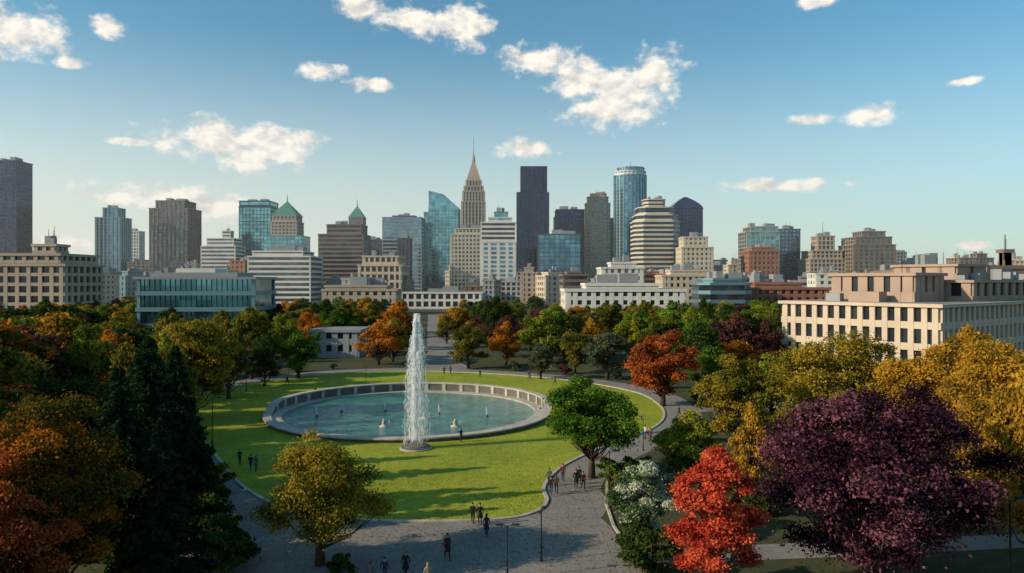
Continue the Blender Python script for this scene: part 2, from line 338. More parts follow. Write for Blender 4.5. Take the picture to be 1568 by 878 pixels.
# ------------------------------------------------------------ ground
def gmat(name,cols,scales,bump,rough=0.95,joints=None):
    m=bpy.data.materials.new(name); m.use_nodes=True; t=m.node_tree; b=t.nodes['Principled BSDF']; b.inputs['Roughness'].default_value=rough; b.inputs['Specular IOR Level'].default_value=0.2
    tcn=t.nodes.new('ShaderNodeTexCoord')
    def nz(s,d=5):
        n=t.nodes.new('ShaderNodeTexNoise'); n.inputs['Scale'].default_value=s; n.inputs['Detail'].default_value=d; n.inputs['Roughness'].default_value=0.6; t.links.new(tcn.outputs['Object'],n.inputs['Vector']); return n.outputs[0]
    def rp(f,c1,c2,a=0.35,bb=0.65):
        q=t.nodes.new('ShaderNodeValToRGB'); e=q.color_ramp.elements; e[0].position=a;e[1].position=bb; e[0].color=(*c1,1);e[1].color=(*c2,1); t.links.new(f,q.inputs[0]); return q.outputs[0]
    def mx(f,a,c,bt='MIX'):
        q=t.nodes.new('ShaderNodeMix'); q.data_type='RGBA'; q.blend_type=bt
        if isinstance(f,float): q.inputs[0].default_value=f
        else: t.links.new(f,q.inputs[0])
        t.links.new(a,q.inputs[6]); t.links.new(c,q.inputs[7]); return q.outputs[2]
    a=rp(nz(scales[0]),cols[0],cols[1]); c=rp(nz(scales[1]),cols[2],cols[3]); out=mx(0.5,a,c)
    if joints:
        br=t.nodes.new('ShaderNodeTexBrick'); t.links.new(tcn.outputs['Object'],br.inputs['Vector']); br.inputs['Scale'].default_value=1
        br.inputs['Brick Width'].default_value=joints; br.inputs['Row Height'].default_value=joints; br.offset=0; br.inputs['Mortar Size'].default_value=0.03
        br.inputs['Color1'].default_value=(1,1,1,1); br.inputs['Color2'].default_value=(0.93,0.93,0.93,1); br.inputs['Mortar'].default_value=(0.72,0.72,0.72,1)
        out=mx(1.0,out,br.outputs[0],'MULTIPLY')
    t.links.new(out,b.inputs['Base Color'])
    bn=t.nodes.new('ShaderNodeBump'); bn.inputs['Strength'].default_value=bump; bn.inputs['Distance'].default_value=0.1; t.links.new(nz(scales[1]*3,3),bn.inputs['Height']); t.links.new(bn.outputs[0],b.inputs['Normal'])
    return m
m_ground=gmat('ground_turf',((0.035,0.05,0.018),(0.07,0.08,0.03),(0.03,0.04,0.015),(0.09,0.07,0.035)),(0.05,0.8),0.6)
m_lawn=gmat('lawn_grass',((0.16,0.21,0.014),(0.33,0.34,0.026),(0.15,0.20,0.014),(0.33,0.33,0.028)),(0.1,1.0),1.0)
m_path=gmat('paving_concrete',((0.17,0.15,0.14),(0.27,0.24,0.215),(0.18,0.165,0.15),(0.28,0.255,0.23)),(0.15,2.5),0.25,0.85,2.4)
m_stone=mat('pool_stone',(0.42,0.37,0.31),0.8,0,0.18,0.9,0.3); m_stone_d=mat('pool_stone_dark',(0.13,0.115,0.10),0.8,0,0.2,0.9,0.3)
mb=MB(); mb.mi(m_ground); mb.v=[(-9000,-3000,0),(9000,-3000,0),(9000,12000,0),(-9000,12000,0)]; mb.f=[(0,1,2,3)]; mb.m=[0]; mb.obj('ground')
LP=[(-9.5,61.5),(-1.5,61.9),(1.8,63.8),(3.0,67),(3.0,72),(5.5,80),(11,89),(18,98.5),(22,108),(23.5,119),(22,132),(14,145),(2,155),(-12,161),(-27,163),(-42,156),(-52,140),(-54,126),(-50,112),(-42,98),(-34,85),(-27.5,74),(-22,67),(-16.5,62.8)]
def spline(pts,k=8):
    n=len(pts); out=[]
    for i in range(n):
        p0,p1,p2,p3=[np.array(pts[(i+q-1)%n],float) for q in range(4)]
        for j in range(k):
            t=j/k; out.append(tuple(0.5*((2*p1)+(-p0+p2)*t+(2*p0-5*p1+4*p2-p3)*t*t+(-p0+3*p1-3*p2+p3)*t**3)))
    return out
lawn=spline(LP)
def noff(poly,o):
    n=len(poly); out=[]
    for i in range(n):
        a=np.array(poly[i-3]);b=np.array(poly[(i+3)%n]); d=b-a; d/=np.linalg.norm(d); out.append((poly[i][0]+d[1]*o,poly[i][1]-d[0]*o))
    return out
def sheet(name,poly,z,m):
    bm=bmesh.new(); vs=[bm.verts.new((p[0],p[1],z)) for p in poly]; f=bm.faces.new(vs); bmesh.ops.triangulate(bm,faces=[f])
    me=bpy.data.meshes.new(name); 
    bmesh.ops.recalc_face_normals(bm,faces=bm.faces)
    if sum(f.normal.z for f in bm.faces)<0: bmesh.ops.reverse_faces(bm,faces=bm.faces)
    bm.to_mesh(me); bm.free(); me.materials.append(m); return link(name,me)
def ring(mb,p1,p2,z0,z1,m):
    n=len(p1);k=len(mb.v);i0=mb.mi(m)
    mb.v+=[(a[0],a[1],z0) for a in p1]+[(a[0],a[1],z1) for a in p1]+[(a[0],a[1],z1) for a in p2]+[(a[0],a[1],z0) for a in p2]
    for i in range(n):
        j=(i+1)%n
        for q in range(3): mb.f.append((k+q*n+i,k+q*n+j,k+(q+1)*n+j,k+(q+1)*n+i)); mb.m.append(i0)
sheet('lawn',lawn,0.03,m_lawn)
mb=MB(); ring(mb,noff(lawn,0.32),noff(lawn,0.0),0.0,0.14,m_stone); mb.obj('lawn_kerb')
outer=noff(lawn,5.6)
mb=MB(); n=len(lawn); i0=mb.mi(m_path); inn=noff(lawn,0.3)
mb.v=[(p[0],p[1],0.012) for p in inn]+[(p[0],p[1],0.012) for p in outer]
for i in range(n): mb.f.append((i,(i+1)%n,n+(i+1)%n,n+i)); mb.m.append(0)
link('footpath',mb.mesh('path'))
plaza=[(-24,38),(13,38),(11,46),(8.6,54),(8.0,60),(6.5,66.5),(3.2,61.5),(-1.5,60.2),(-9.5,59.8),(-17,60.6),(-23,65),(-27,66),(-25.5,58),(-23.5,50)]
sheet('plaza',plaza,0.018,m_path)
sheet('avenue',[(-19,163),(-9,161),(-38,440),(-50,440)],0.02,m_path)
sheet('side_path',[(9,52),(24,53.5),(60,58),(60,60.5),(24,56.5),(9,55)],0.024,m_path)
sheet('side_path',[(26,112),(60,118),(95,110),(95,113),(60,121.5),(26,116)],0.024,m_path)
mb=MB(); ed=[(13,38),(11,46),(8.75,54),(8.15,60),(8.3,66),(9.4,74)]
for a,b in zip(ed[:-1],ed[1:]):
    d=np.array(b)-np.array(a); nn=np.array([d[1],-d[0]])/np.linalg.norm(d)*0.22
    mb.prism([a,(a[0]+nn[0],a[1]+nn[1]),(b[0]+nn[0],b[1]+nn[1]),b],0,0.14,m_stone)
mb.obj('path_kerb')
# ------------------------------------------------------------ pool
PC=(-15.3,112.0); R=20.3
mw=bpy.data.materials.new('pool_water'); mw.use_nodes=True; t=mw.node_tree; b=t.nodes['Principled BSDF']
b.inputs['Roughness'].default_value=0.08; b.inputs['IOR'].default_value=1.33
tcn=t.nodes.new('ShaderNodeTexCoord'); nz=t.nodes.new('ShaderNodeTexNoise'); nz.inputs['Scale'].default_value=1.8; nz.inputs['Detail'].default_value=6; t.links.new(tcn.outputs['Object'],nz.inputs['Vector'])
bn=t.nodes.new('ShaderNodeBump'); bn.inputs['Strength'].default_value=1.0; bn.inputs['Distance'].default_value=0.2; t.links.new(nz.outputs[0],bn.inputs['Height']); t.links.new(bn.outputs[0],b.inputs['Normal'])
nz2=t.nodes.new('ShaderNodeTexNoise'); nz2.inputs['Scale'].default_value=0.3; nz2.inputs['Detail'].default_value=6; t.links.new(tcn.outputs['Object'],nz2.inputs['Vector'])
rp=t.nodes.new('ShaderNodeValToRGB'); rp.color_ramp.elements[0].position=0.35; rp.color_ramp.elements[1].position=0.65; rp.color_ramp.elements[0].color=(0.02,0.11,0.09,1); rp.color_ramp.elements[1].color=(0.07,0.24,0.19,1)
t.links.new(nz2.outputs[0],rp.inputs[0]); t.links.new(rp.outputs[0],b.inputs['Base Color'])
mb=MB(); mb.prism(ngon(0,0,R-0.1,R-0.1,96),0.05,0.16,mw); mb.obj('pool_water',(PC[0],PC[1],0))
mb=MB(); n=144
def htop(a):
    s=math.sin(a); t=min(1,max(0,(s+0.25)/0.35)); t=t*t*(3-2*t); return 0.42+t*1.1
def wall(r0,r1,hf,m,z0=0.0):
    k=len(mb.v);i0=mb.mi(m)
    for i in range(n):
        a=2*math.pi*i/n; h=hf(a); c,s=math.cos(a),math.sin(a); zb=z0(a) if callable(z0) else z0
        mb.v+=[(r0*c,r0*s,zb),(r0*c,r0*s,h),(r1*c,r1*s,h),(r1*c,r1*s,zb)]
    for i in range(n):
        j=(i+1)%n
        for q in range(4):
            p=(q+1)%4; mb.f.append((k+i*4+q,k+i*4+p,k+j*4+p,k+j*4+q)); mb.m.append(i0)
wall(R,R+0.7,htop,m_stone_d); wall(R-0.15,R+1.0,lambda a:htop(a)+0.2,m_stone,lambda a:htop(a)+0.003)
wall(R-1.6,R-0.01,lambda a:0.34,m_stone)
for i in range(40):
    a=2*math.pi*i/40; h=htop(a)
    if h<0.9: continue
    c,s=math.cos(a),math.sin(a); tx,ty=-s,c
    def P2(r,tt): return (r*c+tx*tt,r*s+ty*tt)
    mb.prism([P2(R-0.12,-0.3),P2(R+0.8,-0.3),P2(R+0.8,0.3),P2(R-0.12,0.3)],0.2,h+0.001,m_stone)
mb.obj('pool_wall',(PC[0],PC[1],0))
mj=bpy.data.materials.new('water_spray'); mj.use_nodes=True; t=mj.node_tree; t.nodes.clear()
df=t.nodes.new('ShaderNodeBsdfDiffuse'); df.inputs[0].default_value=(0.92,0.93,0.95,1); tr=t.nodes.new('ShaderNodeBsdfTranslucent'); tr.inputs[0].default_value=(0.92,0.93,0.95,1)
m1=t.nodes.new('ShaderNodeMixShader'); m1.inputs[0].default_value=0.5
ou=t.nodes.new('ShaderNodeOutputMaterial'); t.links.new(df.outputs[0],m1.inputs[1]);t.links.new(tr.outputs[0],m1.inputs[2]);t.links.new(m1.outputs[0],ou.inputs[0])
def quads(c,t1,t2):
    n=len(c); v=np.empty((n,4,3)); v[:,0]=c+t1; v[:,1]=c+t2; v[:,2]=c-t1; v[:,3]=c-t2; return v.reshape(-1,3)
def mesh_np(name,verts,faces_pre,vq,mats,tint=None):
    nv0=len(verts); nq=len(vq)//4
    allv=np.vstack([np.array(verts,float).reshape(-1,3),vq]) if nv0 else vq
    me=bpy.data.meshes.new(name); me.vertices.add(len(allv)); me.vertices.foreach_set('co',allv.ravel().astype(np.float32))
    lt=[len(f) for f in faces_pre]; li=[i for f in faces_pre for i in f]
    tot=np.concatenate([np.array(lt,int),np.full(nq,4)]); loops=np.concatenate([np.array(li,int),np.arange(nq*4)+nv0])
    me.loops.add(len(loops)); me.loops.foreach_set('vertex_index',loops.astype(np.int32))
    me.polygons.add(len(tot)); st=np.concatenate([[0],np.cumsum(tot)[:-1]]); me.polygons.foreach_set('loop_start',st.astype(np.int32)); me.polygons.foreach_set('loop_total',tot.astype(np.int32))
    for m in mats: me.materials.append(m)
    me.polygons.foreach_set('material_index',np.concatenate([np.zeros(len(lt),int),np.full(nq,len(mats)-1)]).astype(np.int32))
    if tint is not None:
        at=me.attributes.new('tint','FLOAT','FACE'); at.data.foreach_set('value',np.concatenate([np.zeros(len(lt)),tint]).astype(np.float32))
    me.update(calc_edges=True); return me
def rvec(n):
    v=rng.normal(size=(n,3)); return v/np.linalg.norm(v,axis=1)[:,None]
def jet(H,n,spread,ds=0.05,strands=18,wob=0.02):
    v0=math.sqrt(2*9.8*H); strand=rng.integers(0,strands,n); sv=np.abs(rng.normal(size=strands))*spread+0.02; sh_=1-0.4*rng.random(strands)**1.2
    vh=sv[strand]*rng.uniform(0.85,1.15,n); hs=sh_[strand]*rng.uniform(0.97,1.0,n)
    core=rng.random(n)<0.42; vh[core]*=0.22; hs[core]=1-0.12*rng.random(core.sum())
    a=strand/strands*2*math.pi*1.7+rng.normal(size=n)*0.12
    v=v0*np.sqrt(hs); T=2*v/9.8; tt=rng.random(n)**0.8*T
    z=v*tt-4.9*tt*tt; rr=vh*tt; wd=wob*(1+tt*1.2); c=np.stack([rr*np.cos(a)+wd*rng.normal(size=n),rr*np.sin(a)+wd*rng.normal(size=n),z],1)
    vz=np.abs(v-9.8*tt); ln=0.05+vz*0.022
    ax=np.stack([vh*np.cos(a),vh*np.sin(a),v-9.8*tt],1); ax/=np.linalg.norm(ax,axis=1)[:,None]+1e-6
    si=np.cross(ax,rvec(n)); si/=np.linalg.norm(si,axis=1)[:,None]+1e-6
    s=ds*rng.uniform(0.4,1.4,n)
    return quads(c,ax*ln[:,None],si*s[:,None])
FX,FY=-11.45,88.0
vq=jet(15.3,26000,0.19,0.018,24,0.03); vq[:,2]+=0.8
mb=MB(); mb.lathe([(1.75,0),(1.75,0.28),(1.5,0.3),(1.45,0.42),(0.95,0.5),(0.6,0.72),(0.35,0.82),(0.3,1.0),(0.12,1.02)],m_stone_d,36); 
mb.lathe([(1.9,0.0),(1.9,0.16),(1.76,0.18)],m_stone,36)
basin=mb.obj('fountain',(FX,FY,0.03)); jo=link('water_jet',mesh_np('water_jet',[],[],vq,[mj])); jo.parent=basin
me_small=mesh_np('small_jet',[],[],jet(1.1,260,0.07,0.018,8,0.01),[mj])
for (px,py) in ((485,640),(523,633),(590,632),(672,636),(745,640)):
    x,y=G(px,py); 
    if (x-PC[0])**2+(y-PC[1])**2>(R-2)**2: continue
    mb=MB(); mb.lathe([(0.28,0),(0.22,0.2),(0.08,0.35),(0.05,0.4)],m_stone_d,12); o=mb.obj('pool_nozzle',(x,y,0.12)); c=link('spray',me_small,(0,0,0.35)); c.parent=o
for (px,py) in ((588,655),(697,655),(650,643)):
    x,y=G(px,py); mb=MB(); mb.lathe([(0.7,0),(0.6,0.15),(0.3,0.25),(0.25,0.5),(0.35,0.65),(0.15,0.85),(0.16,1.0),(0.05,1.1)],m_stone,14); o=mb.obj('pool_sculpture',(x,y,0.12),smooth=True)
    c=link('spray',me_small,(0.7,0,0.1),0,0.7); c.parent=o
# ------------------------------------------------------------ trees
bark=mat('bark',(0.07,0.05,0.035),0.95,0,0.35,3,0.6)
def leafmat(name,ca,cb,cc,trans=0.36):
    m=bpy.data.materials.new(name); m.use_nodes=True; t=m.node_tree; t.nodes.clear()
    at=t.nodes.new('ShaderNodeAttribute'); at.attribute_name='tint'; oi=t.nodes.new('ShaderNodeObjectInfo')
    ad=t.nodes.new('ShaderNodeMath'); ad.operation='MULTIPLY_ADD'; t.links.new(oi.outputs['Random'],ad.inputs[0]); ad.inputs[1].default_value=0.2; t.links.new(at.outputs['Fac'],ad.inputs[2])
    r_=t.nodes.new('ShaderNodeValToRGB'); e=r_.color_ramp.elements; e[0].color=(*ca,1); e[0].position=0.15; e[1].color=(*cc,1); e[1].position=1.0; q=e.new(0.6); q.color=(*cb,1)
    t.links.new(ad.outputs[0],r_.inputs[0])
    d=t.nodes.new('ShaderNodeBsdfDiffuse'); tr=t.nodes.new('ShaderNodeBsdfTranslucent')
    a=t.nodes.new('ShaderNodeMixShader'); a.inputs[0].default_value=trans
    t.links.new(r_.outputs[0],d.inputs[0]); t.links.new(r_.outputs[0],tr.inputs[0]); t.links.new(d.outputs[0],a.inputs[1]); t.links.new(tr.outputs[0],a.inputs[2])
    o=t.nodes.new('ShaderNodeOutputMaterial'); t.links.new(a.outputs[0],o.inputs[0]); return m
LM={'green':leafmat('leaves_green',(0.025,0.07,0.012),(0.075,0.16,0.018),(0.18,0.27,0.03)),
'dkgreen':leafmat('leaves_dark_green',(0.015,0.035,0.012),(0.035,0.065,0.016),(0.07,0.10,0.022)),
'olive':leafmat('leaves_olive',(0.035,0.05,0.012),(0.11,0.11,0.018),(0.25,0.19,0.03)),
'yolive':leafmat('leaves_yellow_olive',(0.06,0.075,0.014),(0.23,0.18,0.022),(0.44,0.30,0.035)),
'ygreen':leafmat('leaves_yellow_green',(0.06,0.10,0.014),(0.17,0.20,0.022),(0.32,0.31,0.035)),
'gold':leafmat('leaves_gold',(0.08,0.075,0.014),(0.32,0.18,0.02),(0.55,0.29,0.03)),
'orange':leafmat('leaves_orange',(0.10,0.05,0.014),(0.40,0.13,0.018),(0.60,0.23,0.03)),
'redor':leafmat('leaves_red_orange',(0.07,0.028,0.014),(0.34,0.075,0.025),(0.54,0.16,0.035)),
'red':leafmat('leaves_red',(0.16,0.014,0.012),(0.48,0.05,0.03),(0.70,0.14,0.06)),
'purple':leafmat('leaves_purple',(0.012,0.006,0.011),(0.038,0.013,0.025),(0.20,0.075,0.095),0.2),
'plumbrown':leafmat('leaves_plum_brown',(0.035,0.02,0.018),(0.09,0.038,0.032),(0.15,0.07,0.045)),
'conifer':leafmat('needles_dark',(0.008,0.02,0.010),(0.018,0.04,0.017),(0.035,0.065,0.022),0.15),
'greygreen':leafmat('leaves_grey_green',(0.04,0.055,0.03),(0.08,0.10,0.05),(0.15,0.17,0.09)),
'mixed':leafmat('leaves_orange_green',(0.025,0.05,0.012),(0.13,0.085,0.014),(0.56,0.18,0.02)),
'white':leafmat('leaves_white_bloom',(0.04,0.08,0.025),(0.09,0.15,0.05),(0.58,0.62,0.46))}
def tree_mesh(name,H,R_,nl,ls,seed,cb=0.2,kc=60,shape='round',rs=1.0):
    g=np.random.default_rng(seed); mb=MB()
    zc=H*(cb+1)/2; rz=H*(1-cb)/2; ph=g.random(4)*6.28
    cen=[];rad=[]
    while len(cen)<kc:
        u=g.normal(size=3); u/=np.linalg.norm(u); q=g.random()**0.36*0.9
        p=u*q; th=math.atan2(u[1],u[0])
        wd=1-0.25*max(0,p[2])**2 if shape=='round' else 1.0-0.45*(p[2]+0.3)
        lob=1+0.13*math.sin(2*th+ph[0]+2*p[2])+0.10*math.sin(3*th+ph[1])+0.08*math.sin(5*th+ph[2]+3*p[2])
        c=np.array([p[0]*R_*wd*lob,p[1]*R_*wd*lob,zc+p[2]*rz*(0.92+0.08*math.sin(4*th+ph[3]))]); s=R_*g.uniform(0.09,0.25)*rs
        cen.append(c); rad.append(s)
    cen=np.array(cen);rad=np.array(rad)
    tr=H*0.022+0.05; lean=g.normal(size=2)*0.02*H; top=H*0.7
    tp=[(0,0,-0.1),(lean[0]*.2,lean[1]*.2,top*.25),(lean[0]*.5,lean[1]*.5,top*.6),(lean[0],lean[1],top)]
    mb.tube(tp,[tr*1.5,tr,tr*.6,tr*.2],bark,8)
    for i in range(min(kc,54)):
        c=cen[i]; h0=min(top*0.9,max(H*cb*0.8,c[2]-R_*g.uniform(0.4,0.9))); f=h0/top; s0=np.array([lean[0]*f,lean[1]*f,h0])
        md=(s0+c)/2+np.array([0,0,-0.05*H]); 
        mb.tube([tuple(s0),tuple(md),tuple(c)],[tr*.4,tr*.22,tr*.07],bark,5)
    wgt=rad**2; wgt/=wgt.sum(); idx=g.choice(kc,nl,p=wgt)
    u=g.normal(size=(nl,3)); u/=np.linalg.norm(u,axis=1)[:,None]; q=g.random(nl)**0.45
    q*=1+0.34*g.normal(size=nl)*(g.random(nl)<0.5)
    off=u*(q*rad[idx])[:,None]*np.array([1.25,1.25,0.66]); off[:,2]-=0.14*(off[:,0]**2+off[:,1]**2)/rad[idx]; pos=cen[idx]+off
    nrm=u*0.5+g.normal(size=(nl,3))*0.5+np.array([0,0,0.35]); nrm/=np.linalg.norm(nrm,axis=1)[:,None]
    t1=np.cross(nrm,g.normal(size=(nl,3))); t1/=np.linalg.norm(t1,axis=1)[:,None]; t2=np.cross(nrm,t1)
    s=ls*g.uniform(0.6,1.35,nl)
    vq=quads(pos,t1*(s*0.55)[:,None],t2*(s*0.36)[:,None])
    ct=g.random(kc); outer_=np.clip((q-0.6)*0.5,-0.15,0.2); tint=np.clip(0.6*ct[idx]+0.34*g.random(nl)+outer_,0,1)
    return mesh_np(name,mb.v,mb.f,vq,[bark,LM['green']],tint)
def conifer_mesh(name,H,R_,nb_,seed,ls=0.3):
    g=np.random.default_rng(seed); mb=MB(); mb.tube([(0,0,-.1),(0,0,H*.5),(0,0,H)],[0.32,0.18,0.02],bark,8)
    P_=[];T1=[];T2=[];ti=[]
    for i in range(nb_):
        f=(i+0.5)/nb_; z=H*(0.04+0.95*f**1.15); a=g.random()*6.283; Lb=R_*max(0.0,1-z/H)**0.8*g.uniform(0.6,1.15)+0.15
        d=np.array([math.cos(a),math.sin(a),0]); sd=np.array([-d[1],d[0],0]); n=int(24+Lb*36); bt=g.random()
        t=g.random(n)**0.7; droop=-0.28*Lb*t**1.4+0.12*Lb*t**4
        p=np.array([0,0,z])+d*(t*Lb)[:,None]+sd*(g.normal(size=n)*0.14*Lb*(1-t*0.6))[:,None]; p[:,2]+=droop+g.normal(size=n)*0.07-np.abs(g.normal(size=n))*0.13
        ax=d*0.8+g.normal(size=(n,3))*0.45+np.array([0,0,-0.35]); ax/=np.linalg.norm(ax,axis=1)[:,None]
        si=np.cross(ax,g.normal(size=(n,3))); si/=np.linalg.norm(si,axis=1)[:,None]; s=ls*g.uniform(.6,1.3,n)
        P_.append(p);T1.append(ax*(s*0.8)[:,None]);T2.append(si*(s*0.25)[:,None]);ti.append(0.45*bt+0.6*g.random(n))
        if i%3==0: mb.tube([(0,0,z),tuple(np.array([0,0,z-.16*Lb])+d*Lb*.9)],[0.06,0.02],bark,4)
    return mesh_np(name,mb.v,mb.f,quads(np.vstack(P_),np.vstack(T1),np.vstack(T2)),[bark,LM['conifer']],np.concatenate(ti))
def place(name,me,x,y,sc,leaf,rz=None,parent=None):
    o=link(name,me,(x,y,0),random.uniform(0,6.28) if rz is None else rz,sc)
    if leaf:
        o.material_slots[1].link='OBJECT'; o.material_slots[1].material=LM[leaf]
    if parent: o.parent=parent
    return o
def near(name,px,top,D,wpx,leaf,nl,ls,seed,cb=0.15,kc=70,shape='round',rs=1.0):
    H=WZ(top,D); R_=wpx/F*D/2*0.98
    me=tree_mesh(name,H,R_,nl,ls,seed,cb,kc,shape,rs)
    return place(name,me,WX(px,D),D,1.0,leaf,0)
near('linden_tree',490,646,52,215,'yolive',44000,0.165,1,0.14,95,'cone',1.05)
near('purple_plum_tree',1342,570,49,350,'purple',105000,0.2,2,0.06,170,'round',0.85)
near('red_maple_tree',1092,664,46,165,'red',45000,0.165,3,0.05,95,'cone')
near('flowering_shrub',985,698,57,112,'white',30000,0.165,4,0.03,70)
near('green_maple_tree',906,570,75,168,'green',46000,0.23,5,0.2,75)
near('yellow_ash_tree',1130,530,86,130,'yolive',34000,0.25,6,0.15,60)
near('red_oak_tree',1015,496,118,112,'redor',30000,0.31,8,0.12,65)
near('orange_maple_tree',60,590,46,300,'mixed',78000,0.19,9,0.05,120,'round',0.9)
near('orange_maple_tree',-10,655,40,220,'redor',42000,0.19,19,0.05,90)
near('golden_beech_tree',1530,508,62,250,'gold',68000,0.22,10,0.05,120)
near('golden_beech_tree',1300,502,92,210,'yolive',48000,0.28,12,0.08,100)
near('golden_beech_tree',1430,512,84,170,'gold',42000,0.27,13,0.08,80)
near('green_shrub_tree',1052,632,76,110,'ygreen',24000,0.24,14,0.05,50)
near('yellow_oak_tree',290,476,106,150,'yolive',42000,0.32,15,0.1,95)
c1=conifer_mesh('spruce',16,4.6,340,31,0.26); c2=conifer_mesh('spruce_b',14,4.3,300,32,0.26)
for (px,top,D,me) in ((228,512,60,c1),(182,560,56,c2),(272,560,63,c2),(300,640,58,c1),(245,640,50,c2),(205,610,66,c1),(140,600,60,c1),(262,540,76,c1),(220,520,84,c2),(268,528,70,c1)):
    H=WZ(top,D); place('spruce_tree',me,WX(px,D),D,H/(16 if me is c1 else 14),'conifer')
MV=[tree_mesh('deciduous_%d'%i,14,6.3+0.5*(i%3),12500,0.44,50+i,0.1,56,'round' if i%2 else 'cone') for i in range(5)]
MVR=[6.3+0.5*(i%3) for i in range(5)]
def mid(px,top,D,wpx,leaf,name='extra_tree'):
    i=random.randrange(5); H=WZ(top,D); s=H/14; sw=wpx/F*D/2/MVR[i]; return place(name,MV[i],WX(px,D),D,(sw,sw,s),leaf)
for a in [(45,487,98,150,'plumbrown','red_oak_tree'),(5,500,90,120,'redor','red_oak_tree'),(135,480,104,100,'ygreen','green_maple_tree'),(165,500,112,80,'orange','orange_maple_tree'),(30,460,150,120,'dkgreen','green_maple_tree'),(105,455,160,70,'dkgreen','green_maple_tree'),
(385,462,150,80,'olive','green_maple_tree'),(350,500,125,80,'olive','green_maple_tree'),(405,510,140,60,'dkgreen','green_maple_tree'),(457,503,152,80,'green','green_maple_tree'),(435,470,190,60,'ygreen','green_maple_tree'),(500,455,230,60,'dkgreen','green_maple_tree'),(535,460,250,60,'olive','green_maple_tree'),
(580,486,176,82,'orange','orange_maple_tree'),(607,456,215,62,'orange','orange_maple_tree'),(560,450,280,50,'gold','golden_beech_tree'),(627,480,260,36,'dkgreen','green_maple_tree'),
(684,480,235,45,'olive','green_maple_tree'),(700,464,250,60,'gold','orange_maple_tree'),(717,496,168,70,'olive','green_maple_tree'),(760,450,230,50,'dkgreen','green_maple_tree'),(738,458,260,50,'dkgreen','green_maple_tree'),(775,488,175,60,'orange','golden_beech_tree'),
(835,470,180,92,'ygreen','green_maple_tree'),(828,522,150,50,'greygreen','silver_birch_tree'),(880,500,160,60,'olive','green_maple_tree'),(905,484,190,60,'gold','golden_beech_tree'),(930,500,150,80,'greygreen','silver_birch_tree'),(985,458,200,70,'olive','green_maple_tree'),
(1040,452,190,90,'green','green_maple_tree'),(1080,450,210,60,'dkgreen','green_maple_tree'),(1130,472,150,120,'plumbrown','red_oak_tree'),(1092,520,125,80,'green','green_maple_tree'),(1175,482,150,60,'plumbrown','red_oak_tree'),(1180,535,105,110,'ygreen','green_maple_tree'),
(1510,500,100,140,'gold','golden_beech_tree'),(1480,490,118,90,'gold','orange_maple_tree'),(1240,520,110,100,'olive','green_maple_tree'),(1580,540,52,150,'gold','golden_beech_tree'),(1210,600,72,110,'olive','green_maple_tree'),
(90,560,78,130,'dkgreen','green_maple_tree'),(20,570,70,130,'redor','red_oak_tree'),(200,515,90,110,'olive','green_maple_tree'),(1150,610,66,90,'gold','golden_beech_tree'),
(262,474,124,70,'olive','green_maple_tree'),(285,476,133,55,'dkgreen','green_maple_tree'),(318,480,142,50,'olive','green_maple_tree'),(345,484,152,60,'olive','green_maple_tree'),
(262,508,86,80,'olive','green_maple_tree'),(252,498,96,80,'ygreen','green_maple_tree')]:
    mid(a[0],a[1],a[2],a[3],a[4],a[5])
for (x,y,l,s) in ((-42,38,'mixed',1.1),(-36,28,'olive',1.15),(-46,56,'olive',1.1),(-55,74,'olive',1.2),(-62,86,'mixed',1.2),(-68,100,'ygreen',1.2),(34,30,'purple',1.0),(-72,116,'gold',1.2)):  # left ones, mostly out of view, added to shade the plaza and lawn
    place('extra_tree',MV[random.randrange(5)],x,y,s,l)
dm=bpy.data.objects.new('distant_trees',None); scene.collection.objects.link(dm)
pal=['green','dkgreen','olive','dkgreen','gold','orange','ygreen','plumbrown','olive','yolive','green','dkgreen','dkgreen','olive']
rt=random.Random(5); cnt=0
def inlawn(x,y): return -62<x<32 and y<172
while cnt<360:
    D=rt.uniform(125,430); px=rt.uniform(-60,1640); x=WX(px,D)
    av=-14-(D-162)*0.115
    if inlawn(x,D) or abs(x-av)<9+D*0.012: continue
    if D<260 and 200<px<395 and D>215: continue
    if D<200 and 455<px<560 : continue
    if 1150<px<1640 and D<190 : continue
    if 860<px<1160 and D>320: continue
    cnt+=1; H=rt.uniform(8.5,14) if D<300 else rt.uniform(8,13); i=rt.randrange(5); sw=H/14*rt.uniform(0.75,1.15)
    o=place('tree',MV[i],x,D,(sw,sw,H/14),rt.choice(pal),rt.uniform(0,6.28),dm)
sh=tree_mesh('shrub',2.4,1.9,4000,0.2,90,0.0,26)
for i in range(len(outer)):
    if i%3: continue
    x,y=outer[i]
    if -30<x<12 and y<66 or (abs(x+15)<9 and y>150): continue
    d=np.array(outer[i])-np.array(lawn[i]); d/=np.linalg.norm(d)+1e-6
    if rt.random()<0.75: place('shrub',sh,x+d[0]*rt.uniform(1.5,4),y+d[1]*rt.uniform(1.5,4),rt.uniform(0.5,1.1),rt.choice(['dkgreen','olive','green','greygreen','plumbrown']))
for (px,py,s,l) in ((340,850,1.3,'dkgreen'),(350,875,1.2,'dkgreen'),(310,800,1.5,'dkgreen'),(330,760,1.2,'olive'),(300,830,1.6,'dkgreen'),(975,850,1.1,'dkgreen'),(1000,878,1.3,'dkgreen'),(950,760,0.9,'olive'),(935,735,0.9,'green'),(1180,790,1.3,'dkgreen'),(1200,700,1.6,'olive'),(1130,760,1.4,'green'),(1050,740,1.2,'dkgreen'),(520,884,0.7,'dkgreen')):
    x,y=G(px,py); place('shrub',sh,x,y,s,l)
